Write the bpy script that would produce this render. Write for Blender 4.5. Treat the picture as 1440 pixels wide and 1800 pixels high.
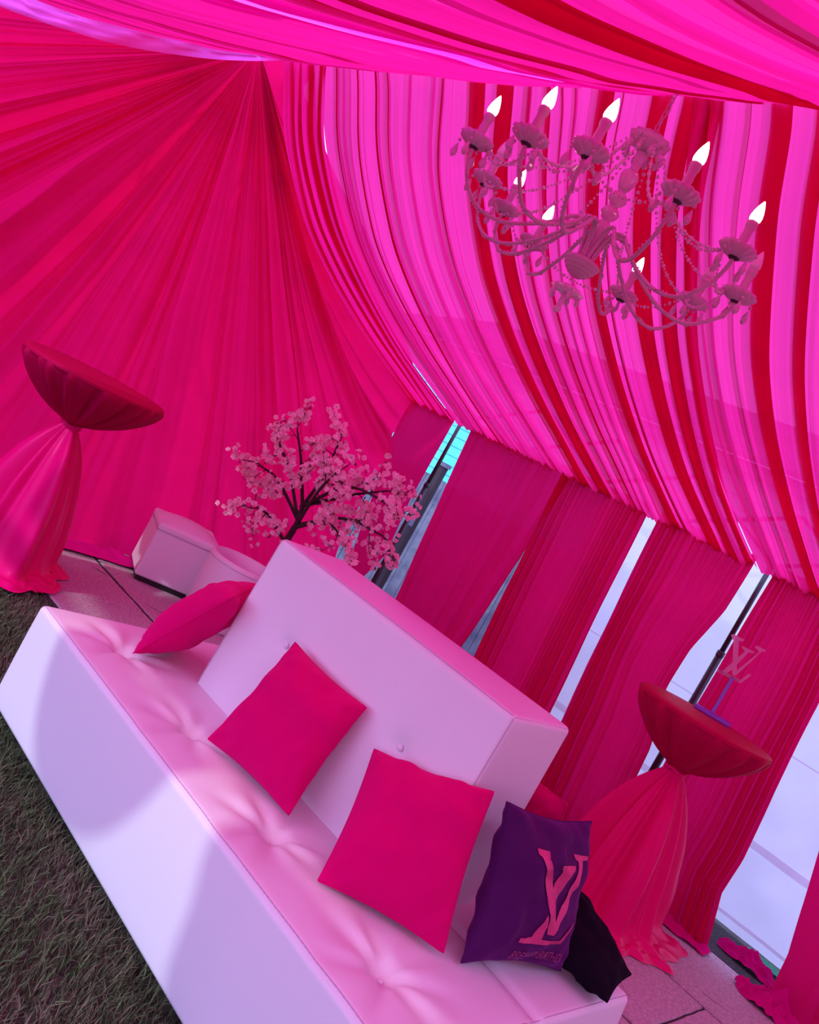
import bpy, bmesh, math, random
import numpy as np
from mathutils import Vector, Matrix, noise

for o in list(bpy.data.objects):
    bpy.data.objects.remove(o, do_unlink=True)
SC = bpy.context.scene
COL = SC.collection
PI = math.pi

# ------------------------------------------------------------------ camera
# tent frame: +X along the sofa and the ridge, +Y from the open front to the rail wall
F_PX, PITCH, ROLL, EYE, YAW = 1540.0, -0.0549, 0.5046, 1.4775, -0.7362
def _r(p):
    return Vector((math.cos(YAW)*p[0] + math.sin(YAW)*p[1], -math.sin(YAW)*p[0] + math.cos(YAW)*p[1], p[2]))
fw = _r((0, math.cos(PITCH), math.sin(PITCH)))
up0 = _r((0, -math.sin(PITCH), math.cos(PITCH)))
rt0 = _r((1, 0, 0))
cx_ = rt0*math.cos(ROLL) + up0*math.sin(ROLL)
cy_ = -rt0*math.sin(ROLL) + up0*math.cos(ROLL)
cz_ = -fw
cam_d = bpy.data.cameras.new('camera')
cam = bpy.data.objects.new('camera', cam_d)
COL.objects.link(cam)
cam_d.sensor_fit = 'HORIZONTAL'
cam_d.sensor_width = 36.0
cam_d.lens = 36.0*F_PX/1440.0
cam_d.clip_start = 0.02
cam_d.clip_end = 200
cam.matrix_world = Matrix(((cx_.x, cy_.x, cz_.x, 0), (cx_.y, cy_.y, cz_.y, 0), (cx_.z, cy_.z, cz_.z, EYE), (0, 0, 0, 1)))
SC.camera = cam

# ------------------------------------------------------------------ light
w = bpy.data.worlds.new('sky'); SC.world = w; w.use_nodes = True
nt = w.node_tree; nt.nodes.clear()
wo = nt.nodes.new('ShaderNodeOutputWorld'); bg = nt.nodes.new('ShaderNodeBackground')
tc = nt.nodes.new('ShaderNodeTexCoord'); sp = nt.nodes.new('ShaderNodeSeparateXYZ'); rp = nt.nodes.new('ShaderNodeValToRGB')
nt.links.new(tc.outputs['Generated'], sp.inputs[0]); nt.links.new(sp.outputs['Z'], rp.inputs[0])
rp.color_ramp.elements[0].position = 0.0; rp.color_ramp.elements[0].color = (0.50, 0.50, 1.0, 1)
rp.color_ramp.elements[1].position = 0.8; rp.color_ramp.elements[1].color = (0.52, 0.49, 1.0, 1)
nt.links.new(rp.outputs[0], bg.inputs[0]); nt.links.new(bg.outputs[0], wo.inputs[0])
bg.inputs[1].default_value = 2.75

sun_d = bpy.data.lights.new('sun', 'SUN'); sun = bpy.data.objects.new('sun', sun_d); COL.objects.link(sun)
sun_d.energy = 1.5; sun_d.angle = math.radians(1.6); sun_d.color = (0.80, 0.90, 1.0)
sun.rotation_euler = Vector((-0.22, 0.90, -0.58)).to_track_quat('-Z', 'Y').to_euler()

SC.view_settings.view_transform = 'Standard'
SC.view_settings.look = 'None'
SC.view_settings.exposure = 0.10
SC.view_settings.gamma = 1.0
SC.view_settings.use_curve_mapping = False
SC.cycles.use_denoising = True
SC.cycles.max_bounces = 12
SC.cycles.diffuse_bounces = 6
SC.cycles.transmission_bounces = 8
SC.cycles.transparent_max_bounces = 16
SC.cycles.sample_clamp_indirect = 6.0
SC.cycles.caustics_refractive = False
SC.cycles.caustics_reflective = False

# ------------------------------------------------------------------ helpers
def tag(o, label=None, cat=None, group=None, kind=None):
    if label: o['label'] = label
    if cat: o['category'] = cat
    if group: o['group'] = group
    if kind: o['kind'] = kind
    return o

def empty(name, loc=(0, 0, 0), rz=0.0):
    o = bpy.data.objects.new(name, None); COL.objects.link(o)
    o.location = loc; o.rotation_euler = (0, 0, rz); o.empty_display_size = 0.1
    return o

def link_mesh(name, me, parent=None, loc=None):
    o = bpy.data.objects.new(name, me); COL.objects.link(o)
    if parent: o.parent = parent
    if loc is not None: o.location = loc
    return o

class MB:
    def __init__(s): s.v = []; s.f = []
    def add(s, vs, fs):
        n = len(s.v); s.v.extend([tuple(p) for p in vs]); s.f.extend([tuple(i+n for i in f) for f in fs])
    def grid(s, rows, close=False, cap0=False, cap1=False):
        n = len(s.v); R_ = len(rows); C_ = len(rows[0])
        for r in rows: s.v.extend([tuple(p) for p in r])
        for i in range(R_-1):
            for j in range(C_ if close else C_-1):
                k = (j+1) % C_
                s.f.append((n+i*C_+j, n+i*C_+k, n+(i+1)*C_+k, n+(i+1)*C_+j))
        if cap0: s.f.append(tuple(n+j for j in range(C_-1, -1, -1)))
        if cap1: s.f.append(tuple(n+(R_-1)*C_+j for j in range(C_)))
    def box(s, a, b):
        x0, y0, z0 = a; x1, y1, z1 = b
        s.add([(x0,y0,z0),(x1,y0,z0),(x1,y1,z0),(x0,y1,z0),(x0,y0,z1),(x1,y0,z1),(x1,y1,z1),(x0,y1,z1)],
              [(0,3,2,1),(4,5,6,7),(0,1,5,4),(1,2,6,5),(2,3,7,6),(3,0,4,7)])
    def bar(s, p, q, wx, wy=None):
        wy = wy or wx
        p = Vector(p); q = Vector(q); d = (q-p).normalized()
        a = d.cross(Vector((0,0,1)));
        if a.length < 1e-3: a = Vector((1,0,0))
        a.normalize(); b = d.cross(a).normalized()
        vs = []
        for c in (p, q):
            for sx, sy in ((-1,-1),(1,-1),(1,1),(-1,1)): vs.append(c + a*sx*wx/2 + b*sy*wy/2)
        s.add(vs, [(0,3,2,1),(4,5,6,7),(0,1,5,4),(1,2,6,5),(2,3,7,6),(3,0,4,7)])
    def lathe(s, prof, n=16, c=(0,0,0), rip=0, amp=0.0, cap=True):
        rows = []
        for r, z in prof:
            rows.append([(c[0]+r*(1+amp*math.cos(rip*2*PI*j/n if rip else 0))*math.cos(2*PI*j/n),
                          c[1]+r*(1+amp*math.cos(rip*2*PI*j/n if rip else 0))*math.sin(2*PI*j/n), c[2]+z) for j in range(n)])
        s.grid(rows, close=True, cap0=cap, cap1=cap)
    def tube(s, pts, rad, n=8, cap=True):
        pts = [Vector(p) for p in pts]; rows = []
        prev = None
        for i, p in enumerate(pts):
            t = (pts[min(i+1, len(pts)-1)] - pts[max(i-1, 0)])
            if t.length < 1e-9: t = Vector((0,0,1))
            t.normalize()
            if prev is None:
                a = t.cross(Vector((0,0,1)))
                if a.length < 1e-2: a = t.cross(Vector((1,0,0)))
            else:
                a = prev - t*prev.dot(t)
                if a.length < 1e-4: a = t.orthogonal()
            a.normalize(); b = t.cross(a); prev = a
            r = rad[i] if isinstance(rad, (list, tuple)) else rad
            rows.append([p + a*r*math.cos(2*PI*k/n) + b*r*math.sin(2*PI*k/n) for k in range(n)])
        s.grid(rows, close=True, cap0=cap, cap1=cap)
    def blob(s, c, r, n=6, m=4, sz=1.0):
        rows = []
        for i in range(m+1):
            a = -PI/2 + PI*i/m; rr = max(r*math.cos(a), r*0.05)
            rows.append([(c[0]+rr*math.cos(2*PI*j/n), c[1]+rr*math.sin(2*PI*j/n), c[2]+sz*r*math.sin(a)) for j in range(n)])
        s.grid(rows, close=True, cap0=True, cap1=True)
    def mesh(s, name, m, smooth=True):
        me = bpy.data.meshes.new(name); me.from_pydata(s.v, [], s.f); me.materials.append(m)
        if smooth: me.polygons.foreach_set('use_smooth', [True]*len(me.polygons))
        me.update(); return me
    def build(s, name, m, parent=None, smooth=True, loc=None):
        return link_mesh(name, s.mesh(name, m, smooth), parent, loc)

def rnd_box(a, b, r, n=4, disp=None, div=(1, 1, 1)):
    """rounded box, returns MB; grid lines concentrated at the edges; disp(p) moves verts"""
    a = Vector(a); b = Vector(b); c = (a+b)/2; h = (b-a)/2
    mb = MB(); key = {}
    def lines(hh, d):
        e = [hh - r + r*math.tan(PI/4*k/n) for k in range(n+1)]
        mid = [(-(hh-r) + 2*(hh-r)*k/d) for k in range(1, d)] if d > 1 else []
        return sorted(set([round(-x, 7) for x in e] + [round(x, 7) for x in mid] + [round(x, 7) for x in e]))
    L = [lines(h[i], div[i]) for i in range(3)]
    def vid(p):
        q = Vector([max(-(h[i]-r), min(h[i]-r, p[i])) for i in range(3)])
        d = Vector(p)-q
        pos = q + d.normalized()*r if d.length > 1e-9 else Vector(p)
        k = tuple(round(x, 5) for x in pos)
        if k not in key:
            key[k] = len(mb.v); w_ = pos + c
            if disp: w_ = disp(Vector(w_))
            mb.v.append(tuple(w_))
        return key[k]
    for ax in range(3):
        u, v = [(1, 2), (2, 0), (0, 1)][ax]
        for sg in (-1, 1):
            for i in range(len(L[u])-1):
                for j in range(len(L[v])-1):
                    ids = []
                    for (di, dj) in ((0,0),(1,0),(1,1),(0,1)):
                        p = [0, 0, 0]; p[ax] = sg*h[ax]; p[u] = L[u][i+di]; p[v] = L[v][j+dj]
                        ids.append(vid(p))
                    if sg < 0: ids.reverse()
                    ids2 = [x for k_, x in enumerate(ids) if x != ids[k_-1]]
                    if len(ids2) >= 3: mb.f.append(tuple(ids2))
    return mb

def nz(x, y=0.0, z=0.0): return noise.noise(Vector((x, y, z)))
def lerp(a, b, t): return a + (b-a)*t
def interp(tab, x):
    if x <= tab[0][0]: return tab[0][1]
    for (x0, y0), (x1, y1) in zip(tab, tab[1:]):
        if x <= x1: return y0 + (y1-y0)*(x-x0)/(x1-x0)
    return tab[-1][1]
def spline(pts, n):
    """Catmull-Rom through points (tuples of equal length), n samples"""
    P_ = [np.array(p, float) for p in pts]; P_ = [2*P_[0]-P_[1]] + P_ + [2*P_[-1]-P_[-2]]
    m = len(P_)-3; out = []
    for i in range(n):
        t = i/(n-1)*m; k = min(int(t), m-1); t -= k
        a, b, c, d = P_[k:k+4]
        out.append(0.5*((2*b) + (-a+c)*t + (2*a-5*b+4*c-d)*t*t + (-a+3*b-3*c+d)*t**3))
    return out

# ------------------------------------------------------------------ materials
def mat(name):
    m = bpy.data.materials.new(name); m.use_nodes = True; m.node_tree.nodes.clear()
    return m, m.node_tree, m.node_tree.nodes.new('ShaderNodeOutputMaterial')
def N(nt, t, **kw):
    n = nt.nodes.new(t)
    for k, v in kw.items(): setattr(n, k, v)
    return n
def rgba(c): return (c[0], c[1], c[2], 1)

def cloth(name, trans, refl, ft=0.75, sheer=0.0, sheer_col=(1, .3, .7), weave=0.10):
    """thin dyed fabric: light passes through it and is reflected by it"""
    m, nt, out = mat(name)
    tr = N(nt, 'ShaderNodeBsdfTranslucent'); df = N(nt, 'ShaderNodeBsdfDiffuse'); mx = N(nt, 'ShaderNodeMixShader')
    tcn = N(nt, 'ShaderNodeTexCoord'); no = N(nt, 'ShaderNodeTexNoise'); no.inputs['Scale'].default_value = 5.0
    no.inputs['Detail'].default_value = 5.0
    nt.links.new(tcn.outputs['Object'], no.inputs['Vector'])
    cr = N(nt, 'ShaderNodeMapRange'); cr.inputs[3].default_value = 1.0-weave; cr.inputs[4].default_value = 1.0+weave
    nt.links.new(no.outputs[0], cr.inputs[0])
    for bs, colr in ((tr, trans), (df, refl)):
        vm = N(nt, 'ShaderNodeVectorMath', operation='SCALE'); vm.inputs[0].default_value = colr[:3]
        nt.links.new(cr.outputs[0], vm.inputs['Scale']); nt.links.new(vm.outputs[0], bs.inputs['Color'])
    mx.inputs[0].default_value = ft
    nt.links.new(df.outputs[0], mx.inputs[1]); nt.links.new(tr.outputs[0], mx.inputs[2])
    last = mx
    if sheer > 0:
        tp = N(nt, 'ShaderNodeBsdfTransparent'); tp.inputs[0].default_value = rgba(sheer_col)
        m2 = N(nt, 'ShaderNodeMixShader'); m2.inputs[0].default_value = sheer
        nt.links.new(mx.outputs[0], m2.inputs[1]); nt.links.new(tp.outputs[0], m2.inputs[2]); last = m2
    nt.links.new(last.outputs[0], out.inputs[0])
    return m

def pbr(name, col, rough=0.5, metal=0.0, sheen=0.0, sheen_tint=None, coat=0.0, bump=None, vary=None, spec=0.5,
        trans=0.0, emit=None, alpha=None, stint=None):
    m, nt, out = mat(name)
    b = N(nt, 'ShaderNodeBsdfPrincipled')
    b.inputs['Base Color'].default_value = rgba(col); b.inputs['Roughness'].default_value = rough
    b.inputs['Metallic'].default_value = metal; b.inputs['Specular IOR Level'].default_value = spec
    if sheen: b.inputs['Sheen Weight'].default_value = sheen
    if sheen_tint: b.inputs['Sheen Tint'].default_value = rgba(sheen_tint)
    if stint: b.inputs['Specular Tint'].default_value = rgba(stint)
    if coat: b.inputs['Coat Weight'].default_value = coat
    if trans: b.inputs['Transmission Weight'].default_value = trans
    if emit: b.inputs['Emission Color'].default_value = rgba(emit[0]); b.inputs['Emission Strength'].default_value = emit[1]
    if alpha is not None: b.inputs['Alpha'].default_value = alpha
    tcn = N(nt, 'ShaderNodeTexCoord')
    if vary:      # (scale, other colour, detail, lo, hi)
        no = N(nt, 'ShaderNodeTexNoise'); no.inputs['Scale'].default_value = vary[0]; no.inputs['Detail'].default_value = vary[2]
        nt.links.new(tcn.outputs['Object'], no.inputs['Vector'])
        ramp = N(nt, 'ShaderNodeValToRGB'); ramp.color_ramp.elements[0].position = vary[3]; ramp.color_ramp.elements[1].position = vary[4]
        ramp.color_ramp.elements[0].color = rgba(col); ramp.color_ramp.elements[1].color = rgba(vary[1])
        nt.links.new(no.outputs[0], ramp.inputs[0]); nt.links.new(ramp.outputs[0], b.inputs['Base Color'])
    if bump:      # (scale, strength, distance)
        no = N(nt, 'ShaderNodeTexNoise'); no.inputs['Scale'].default_value = bump[0]; no.inputs['Detail'].default_value = 4
        nt.links.new(tcn.outputs['Object'], no.inputs['Vector'])
        bp = N(nt, 'ShaderNodeBump'); bp.inputs['Strength'].default_value = bump[1]; bp.inputs['Distance'].default_value = bump[2]
        nt.links.new(no.outputs[0], bp.inputs['Height']); nt.links.new(bp.outputs[0], b.inputs['Normal'])
    nt.links.new(b.outputs[0], out.inputs[0])
    return m

M = {}
M['roof_cloth'] = cloth('sheer_pink_ceiling_cloth', (0.83, 0.014, 0.20), (0.45, 0.004, 0.11), 0.84, 0.07, (1, .25, .8))
HEMC = [(-4.35, 2.305, 2.972), (-4.62, 2.218, 2.897), (-4.76, 2.055, 2.790), (-4.78, 1.710, 2.596), (-4.5, 1.316, 2.405), (-3.9, .942, 2.212), (-3.2, .585, 2.038)]
M['gable_cloth'] = cloth('pink_gable_cloth', (0.84, 0.004, 0.118), (0.78, 0.003, 0.115), 0.6)
M['wall_cloth'] = cloth('pink_curtain_cloth', (0.76, 0.004, 0.115), (0.76, 0.003, 0.11), 0.62, 0.04, (1, .03, .25))
M['hem_cloth'] = pbr('pink_hem_cloth', (0.56, 0.002, 0.19), 0.75, spec=0.15, stint=(1, .1, .4))
M['near_cloth'] = cloth('pink_overhead_cloth', (0.86, 0.008, 0.20), (0.55, 0.005, 0.14), 0.78, 0.03, (1, .25, .8))
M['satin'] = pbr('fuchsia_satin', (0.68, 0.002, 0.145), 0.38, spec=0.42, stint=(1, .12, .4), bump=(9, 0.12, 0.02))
M['satin_shaded'] = pbr('fuchsia_satin_shaded', (0.40, 0.001, 0.055), 0.6, spec=0.25, stint=(1, .1, .4))  # same satin as the skirt, darkened: shade put into the cover's colour
M['leather'] = pbr('white_leatherette', (0.78, 0.77, 0.80), 0.42, spec=0.4, bump=(450, 0.12, 0.002))
M['stitch'] = pbr('seam_thread', (0.55, 0.42, 0.52), 0.8)
M['velvet_pink'] = pbr('hot_pink_velvet', (0.62, 0.001, 0.13), 0.85, sheen=0.35, sheen_tint=(1, .05, .5), spec=0.1, stint=(1, .1, .5), bump=(26, 0.25, 0.012))
M['velvet_purple'] = pbr('purple_velvet', (0.060, 0.001, 0.075), 0.8, sheen=0.16, sheen_tint=(.9, .1, 1), spec=0.2, bump=(16, 0.3, 0.014))
M['velvet_black'] = pbr('black_velvet', (0.008, 0.003, 0.010), 0.9, sheen=0.0, spec=0.08, bump=(20, 0.3, 0.012))
M['glitter'] = pbr('pink_glitter_print', (0.55, 0.01, 0.15), 0.35, metal=0.25, vary=(700, (0.85, 0.12, 0.35), 2, 0.45, 0.7), bump=(900, 0.6, 0.002))
M['glitter_dim'] = pbr('faded_glitter_print', (0.26, 0.01, 0.12), 0.4, metal=0.2, vary=(700, (0.5, 0.06, 0.22), 2, 0.45, 0.7))
M['black'] = pbr('black_plastic', (0.012, 0.011, 0.014), 0.5)
M['steel_black'] = pbr('black_powder_coated_steel', (0.03, 0.02, 0.028), 0.45)
M['concrete'] = pbr('exposed_aggregate_slab', (0.40, 0.33, 0.35), 0.9, vary=(60, (0.60, 0.50, 0.52), 8, 0.40, 0.68), bump=(140, 0.5, 0.01))
M['joint'] = pbr('dark_joint_soil', (0.035, 0.03, 0.03), 0.95)
M['asphalt'] = pbr('dark_gravel_strip', (0.035, 0.038, 0.036), 0.95, vary=(90, (0.09, 0.09, 0.09), 6, 0.45, 0.7), bump=(120, 0.7, 0.015))
M['soil'] = pbr('lawn_soil', (0.06, 0.055, 0.04), 0.95, vary=(9, (0.10, 0.09, 0.07), 6, 0.4, 0.7))
M['turf'] = pbr('green_turf', (0.02, 0.30, 0.12), 0.9, vary=(160, (0.05, 0.5, 0.25), 4, 0.4, 0.6))
M['wood'] = pbr('weathered_fence_wood', (0.10, 0.12, 0.17), 0.85, vary=(6, (0.22, 0.25, 0.31), 9, 0.35, 0.7), bump=(14, 0.5, 0.02))
M['post'] = pbr('dark_stained_post', (0.045, 0.03, 0.035), 0.8)
M['turquoise'] = pbr('turquoise_painted_siding', (0.10, 0.80, 0.82), 0.8, vary=(4, (0.14, 0.88, 0.90), 6, 0.4, 0.7))
M['white_paint'] = pbr('white_paint', (0.8, 0.8, 0.82), 0.6)
M['vinyl'] = cloth('white_vinyl_sidewall', (0.97, 0.95, 1.0), (0.82, 0.80, 0.86), 0.72, weave=0.06)
M['vinyl_band'] = cloth('vinyl_weld_band', (0.93, 0.84, 0.93), (0.78, 0.72, 0.78), 0.7)
M['chand'] = pbr('painted_chandelier_metal', (0.62, 0.50, 0.55), 0.45, spec=0.5)
M['crystal'] = pbr('clear_acrylic_crystal', (0.95, 0.85, 0.90), 0.10, trans=0.40, spec=0.9)
M['bulb'] = pbr('lit_candle_bulb', (1, 0.98, 0.95), 0.4, emit=((1.0, 0.96, 0.95), 3.5))
M['bulb_off'] = pbr('unlit_candle_bulb', (0.8, 0.72, 0.76), 0.3)
M['acrylic'] = pbr('frosted_acrylic', (0.85, 0.25, 0.55), 0.35, trans=0.35, spec=0.5, alpha=0.75)
M['purple_acrylic'] = pbr('purple_acrylic', (0.20, 0.03, 0.55), 0.35, spec=0.6)
M['ink'] = pbr('black_print', (0.01, 0.005, 0.012), 0.6)
M['bark'] = pbr('dark_bark', (0.045, 0.018, 0.022), 0.9, bump=(60, 0.6, 0.01))
M['petal'] = cloth('pink_petal', (0.95, 0.50, 0.66), (1.0, 0.74, 0.84), 0.28)
M['stamen'] = pbr('flower_centre', (0.45, 0.02, 0.12), 0.7)
M['leafm'] = pbr('dark_leaf', (0.10, 0.03, 0.04), 0.7)
def grass_mat():
    m, nt, out = mat('grass_blades')
    b = N(nt, 'ShaderNodeBsdfPrincipled'); b.inputs['Roughness'].default_value = 0.75; b.inputs['Specular IOR Level'].default_value = 0.2
    at_ = N(nt, 'ShaderNodeAttribute'); at_.attribute_name = 'tint'
    nt.links.new(at_.outputs['Color'], b.inputs['Base Color']); nt.links.new(b.outputs[0], out.inputs[0]); return m
M['grass'] = grass_mat()

# ------------------------------------------------------------------ ground
gm = MB(); gm.box((-14, -8, -0.3), (10, 14, -0.045)); g = gm.build('ground', M['soil'], smooth=False); tag(g, kind='structure')

rng = random.Random(4)
patio = MB(); patio.box((-4.99, 2.26, -0.044), (1.6, 4.962, -0.009))
patio = tag(patio.build('floor', M['joint'], smooth=False), kind='structure')
rows = [(2.27, 2.90, [-4.95, -4.02, -2.9, -1.75, -0.6, 0.5, 1.55]), (2.90, 3.55, [-4.95, -4.70, -3.5, -2.35, -1.2, -0.1, 1.0, 1.55]),
        (3.55, 4.235, [-4.95, -4.35, -3.2, -2.0, -0.905, 0.2, 1.3, 1.55]), (4.235, 4.955, [-4.95, -4.70, -3.6, -2.5, -1.62, -0.42, 0.7, 1.55])]
for (y0, y1, xs) in rows:
    for x0, x1 in zip(xs, xs[1:]):
        g_ = 0.005; gy = 0.013; nx = max(2, int((x1-x0)/0.06)); ny = 10
        ring = []
        for k in range(nx+1): ring.append((lerp(x0+g_, x1-g_, k/nx), y0+gy))
        for k in range(1, ny+1): ring.append((x1-g_, lerp(y0+gy, y1-gy, k/ny)))
        for k in range(1, nx+1): ring.append((lerp(x1-g_, x0+g_, k/nx), y1-gy))
        for k in range(1, ny): ring.append((x0+g_, lerp(y1-gy, y0+gy, k/ny)))
        cxm, cym = (x0+x1)/2, (y0+y1)/2; h_ = rng.uniform(-0.002, 0.002)
        rr = [(px + 0.006*nz(px*9, py*9, 1.3), py + 0.006*nz(px*9, py*9, 7.7)) for px, py in ring]
        m_ = MB()
        m_.grid([[(px, py, -0.035) for px, py in rr], [(px, py, h_-0.006) for px, py in rr],
                 [(lerp(px, cxm, .008/max(.2, abs(px-cxm)+abs(py-cym))), lerp(py, cym, .008/max(.2, abs(px-cxm)+abs(py-cym))), h_) for px, py in rr]], close=True, cap1=True)
        m_.build('paving_slab', M['concrete'], patio, smooth=False)
# surface cracks in the concrete
cr = MB()
for (p, q) in [((-4.70, 2.60), (-4.66, 3.12)), ((-4.15, 2.95), (-4.0, 3.1)), ((-4.55, 2.80), (-4.45, 2.86)), ((-1.05, 3.72), (-1.35, 3.93)), ((-1.0, 4.35), (-0.86, 4.40)), ((-1.18, 3.95), (-1.30, 4.02))]:
    pts = []
    for k in range(9):
        t = k/8; pts.append((lerp(p[0], q[0], t)+0.012*nz(k*1.7, p[0]*9), lerp(p[1], q[1], t)+0.012*nz(k*1.3, q[1]*9), 0.0012))
    cr.tube(pts, [0.0006+0.0012*math.sin(PI*k/8) for k in range(9)], 4)
tag(cr.build('crack', M['joint'], patio), kind='stuff')
st = MB(); st.box((-4.99, 4.965, -0.044), (1.6, 5.46, -0.004)); tag(st.build('trim_1', M['asphalt'], smooth=False), kind='structure')
tf = MB(); tf.box((-1.13, 5.33, -0.003), (0.6, 5.455, 0.010)); tag(tf.build('trim_2', M['turf'], smooth=False), kind='structure')

def make_grass():
    r = np.random.default_rng(5)
    n = 95000
    # denser where the lens is near
    x = r.uniform(-4.95, -0.9, n); y = 0.55 + (2.285-0.55)*r.random(n)**1.0
    keep = ~((x > -2.73) & (x < -0.8) & (y > 1.61) & (y < 2.3)); x = x[keep]; y = y[keep]; n = len(x)
    edge = (y > 2.2); h = r.uniform(0.018, 0.050, n)*np.where(edge, 0.9, 1.0); wd = r.uniform(0.0010, 0.0024, n)
    a = r.uniform(0, 2*np.pi, n); lean = r.uniform(0.15, 1.1, n)*h*1.2; la = a + r.normal(0, .6, n)
    dx, dy = np.cos(a)*wd, np.sin(a)*wd; lx, ly = -np.sin(la)*lean, np.cos(la)*lean
    z0 = np.full(n, -0.045)
    V = np.zeros((n, 5, 3))
    V[:, 0] = np.stack([x-dx, y-dy, z0], 1); V[:, 1] = np.stack([x+dx, y+dy, z0], 1)
    V[:, 2] = np.stack([x-dx*.8+lx*.35, y-dy*.8+ly*.35, z0+0.01+h*.6], 1); V[:, 3] = np.stack([x+dx*.8+lx*.35, y+dy*.8+ly*.35, z0+0.01+h*.6], 1)
    V[:, 4] = np.stack([x+lx, y+ly, z0+0.01+h], 1)
    base = (np.arange(n)*5)[:, None]
    tri = np.concatenate([base+np.array([[0, 1, 3]]), base+np.array([[0, 3, 2]]), base+np.array([[2, 3, 4]])], 1).reshape(-1, 3)
    me = bpy.data.meshes.new('grass'); me.vertices.add(n*5); me.vertices.foreach_set('co', V.reshape(-1))
    nt_ = len(tri); me.loops.add(nt_*3); me.loops.foreach_set('vertex_index', tri.reshape(-1).astype(np.int32))
    me.polygons.add(nt_); me.polygons.foreach_set('loop_start', np.arange(0, nt_*3, 3, dtype=np.int32)); me.polygons.foreach_set('loop_total', np.full(nt_, 3, dtype=np.int32))
    me.update(calc_edges=True)
    dry = np.clip(np.sin(x*5.1+1.3)*np.sin(y*6.3+.4)*.5+.2+r.normal(0, .28, n), 0, 1)
    g1 = np.array([0.075, 0.115, 0.050]); g2 = np.array([0.20, 0.15, 0.12])
    c = g1[None]*(1-dry[:, None]) + g2[None]*dry[:, None]; c *= r.uniform(.55, 1.35, n)[:, None]
    bright = r.random(n) < .05; c[bright] = np.array([0.14, 0.24, 0.09])
    C = np.ones((n, 5, 4)); C[:, :, :3] = c[:, None, :]
    att = me.color_attributes.new('tint', 'FLOAT_COLOR', 'POINT'); att.data.foreach_set('color', C.reshape(-1).astype(np.float32))
    me.materials.append(M['grass'])
    o = link_mesh('grass', me); tag(o, 'short dark dry lawn grass in front of the white sofa', 'grass', kind='stuff')
make_grass()

# ------------------------------------------------------------------ tent: frame, vinyl wall, what lies outside
POSTS = [(-4.50, 4.99), (-1.90, 4.97), (0.6, 4.97)]
for i, (px, py) in enumerate(POSTS):
    t = empty('tent_pole', (px, py, 0))
    tag(t, ['black steel tent pole in the corner gap left of the blossom tree curtains', 'black steel tent pole rising behind the right cocktail table', 'black steel tent pole outside the right edge of the picture'][i], 'tent pole', 'tent poles along the rail wall')
    m_ = MB(); m_.lathe([(0.021, 0.0), (0.021, 1.35)], 12); m_.build('outer_tube', M['steel_black'], t)
    m_ = MB(); m_.lathe([(0.015, 1.35), (0.015, 1.93)], 12); m_.build('inner_tube', M['steel_black'], t)
    m_ = MB(); m_.lathe([(0.0215, 1.335), (0.0235, 1.34), (0.0235, 1.365), (0.0215, 1.37)], 12); m_.build('lock_collar', M['steel_black'], t)
    m_ = MB(); m_.box((-0.05, -0.05, -0.004), (0.05, 0.05, 0.008)); m_.build('foot_plate', M['steel_black'], t, smooth=False)
    if i < 2:
        nx_ = POSTS[i+1][0]-px
        for k in range(4):
            xa, xb = nx_*k/4, nx_*(k+1)/4
            m_ = MB(); m_.bar((xa, 0.03, 1.93), (xb, 0.03, 2.25), 0.02); m_.build('truss_bar', M['steel_black'], t, smooth=False)
            m_ = MB(); m_.bar((xa, 0.05, 2.25), (xb, 0.05, 1.93), 0.02); m_.build('truss_bar', M['steel_black'], t, smooth=False)

rows_ = []
for i in range(28):
    z = 2.15*i/27
    rows_.append([(x, 5.47 + 0.035*nz(x*1.7, z*1.4) + 0.014*nz(x*5, z*6, 3) + 0.006*nz(x*14+z*7, z*9), z+0.012) for x in np.linspace(-3.35, 1.6, 110)])
m_ = MB(); m_.grid(rows_); vw = tag(m_.build('wall_right', M['vinyl']), kind='structure')
for z0, h_ in ((0.45, 0.045), (1.02, 0.008), (0.05, 0.02)):
    m_ = MB()
    m_.grid([[(x, 5.455 + 0.035*nz(x*1.7, zz*1.4) + 0.014*nz(x*5, zz*6, 3), zz+0.012) for x in np.linspace(-3.3, 1.55, 80)] for zz in (z0, z0+h_)])
    m_.build('weld_band', M['vinyl_band'], vw)

# weathered fence beyond the tent: planks one by one
fen = empty('wooden_fence', (-9.0, 7.0, 0)); tag(fen, 'weathered grey wooden fence seen through the curtain gap', 'fence')
for k in range(44):
    x = k*0.145; hgt = 1.42 + 0.03*nz(k*2.2)
    m_ = MB(); y0 = 0.01*nz(k*3.1)
    m_.box((x, y0, -0.05), (x+0.138, y0+0.02, hgt)); m_.build('plank', M['wood'], fen, smooth=False)
for z in (0.35, 1.1):
    m_ = MB(); m_.box((0, 0.025, z), (6.4, 0.06, z+0.09)); m_.build('rail', M['wood'], fen, smooth=False)
pst = empty('fence_post', (-5.42, 6.1, 0)); tag(pst, 'dark stained post standing outside in the gap beside the tree', 'post')
m_ = MB(); m_.box((-0.032, -0.032, -0.05), (0.032, 0.032, 1.55)); m_.build('shaft', M['post'], pst, smooth=False)
m_ = MB(); m_.box((-0.045, -0.045, 1.55), (0.045, 0.045, 1.59)); m_.build('cap', M['wood'], pst, smooth=False)
m_ = MB(); m_.box((-0.036, -0.038, 0.92), (0.036, -0.032, 1.02)); m_.build('bracket', M['wood'], pst, smooth=False)
hs = empty('turquoise_house', (-8.8, 9.0, 0)); tag(hs, 'turquoise painted house wall above the fence outside', 'house')
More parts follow.
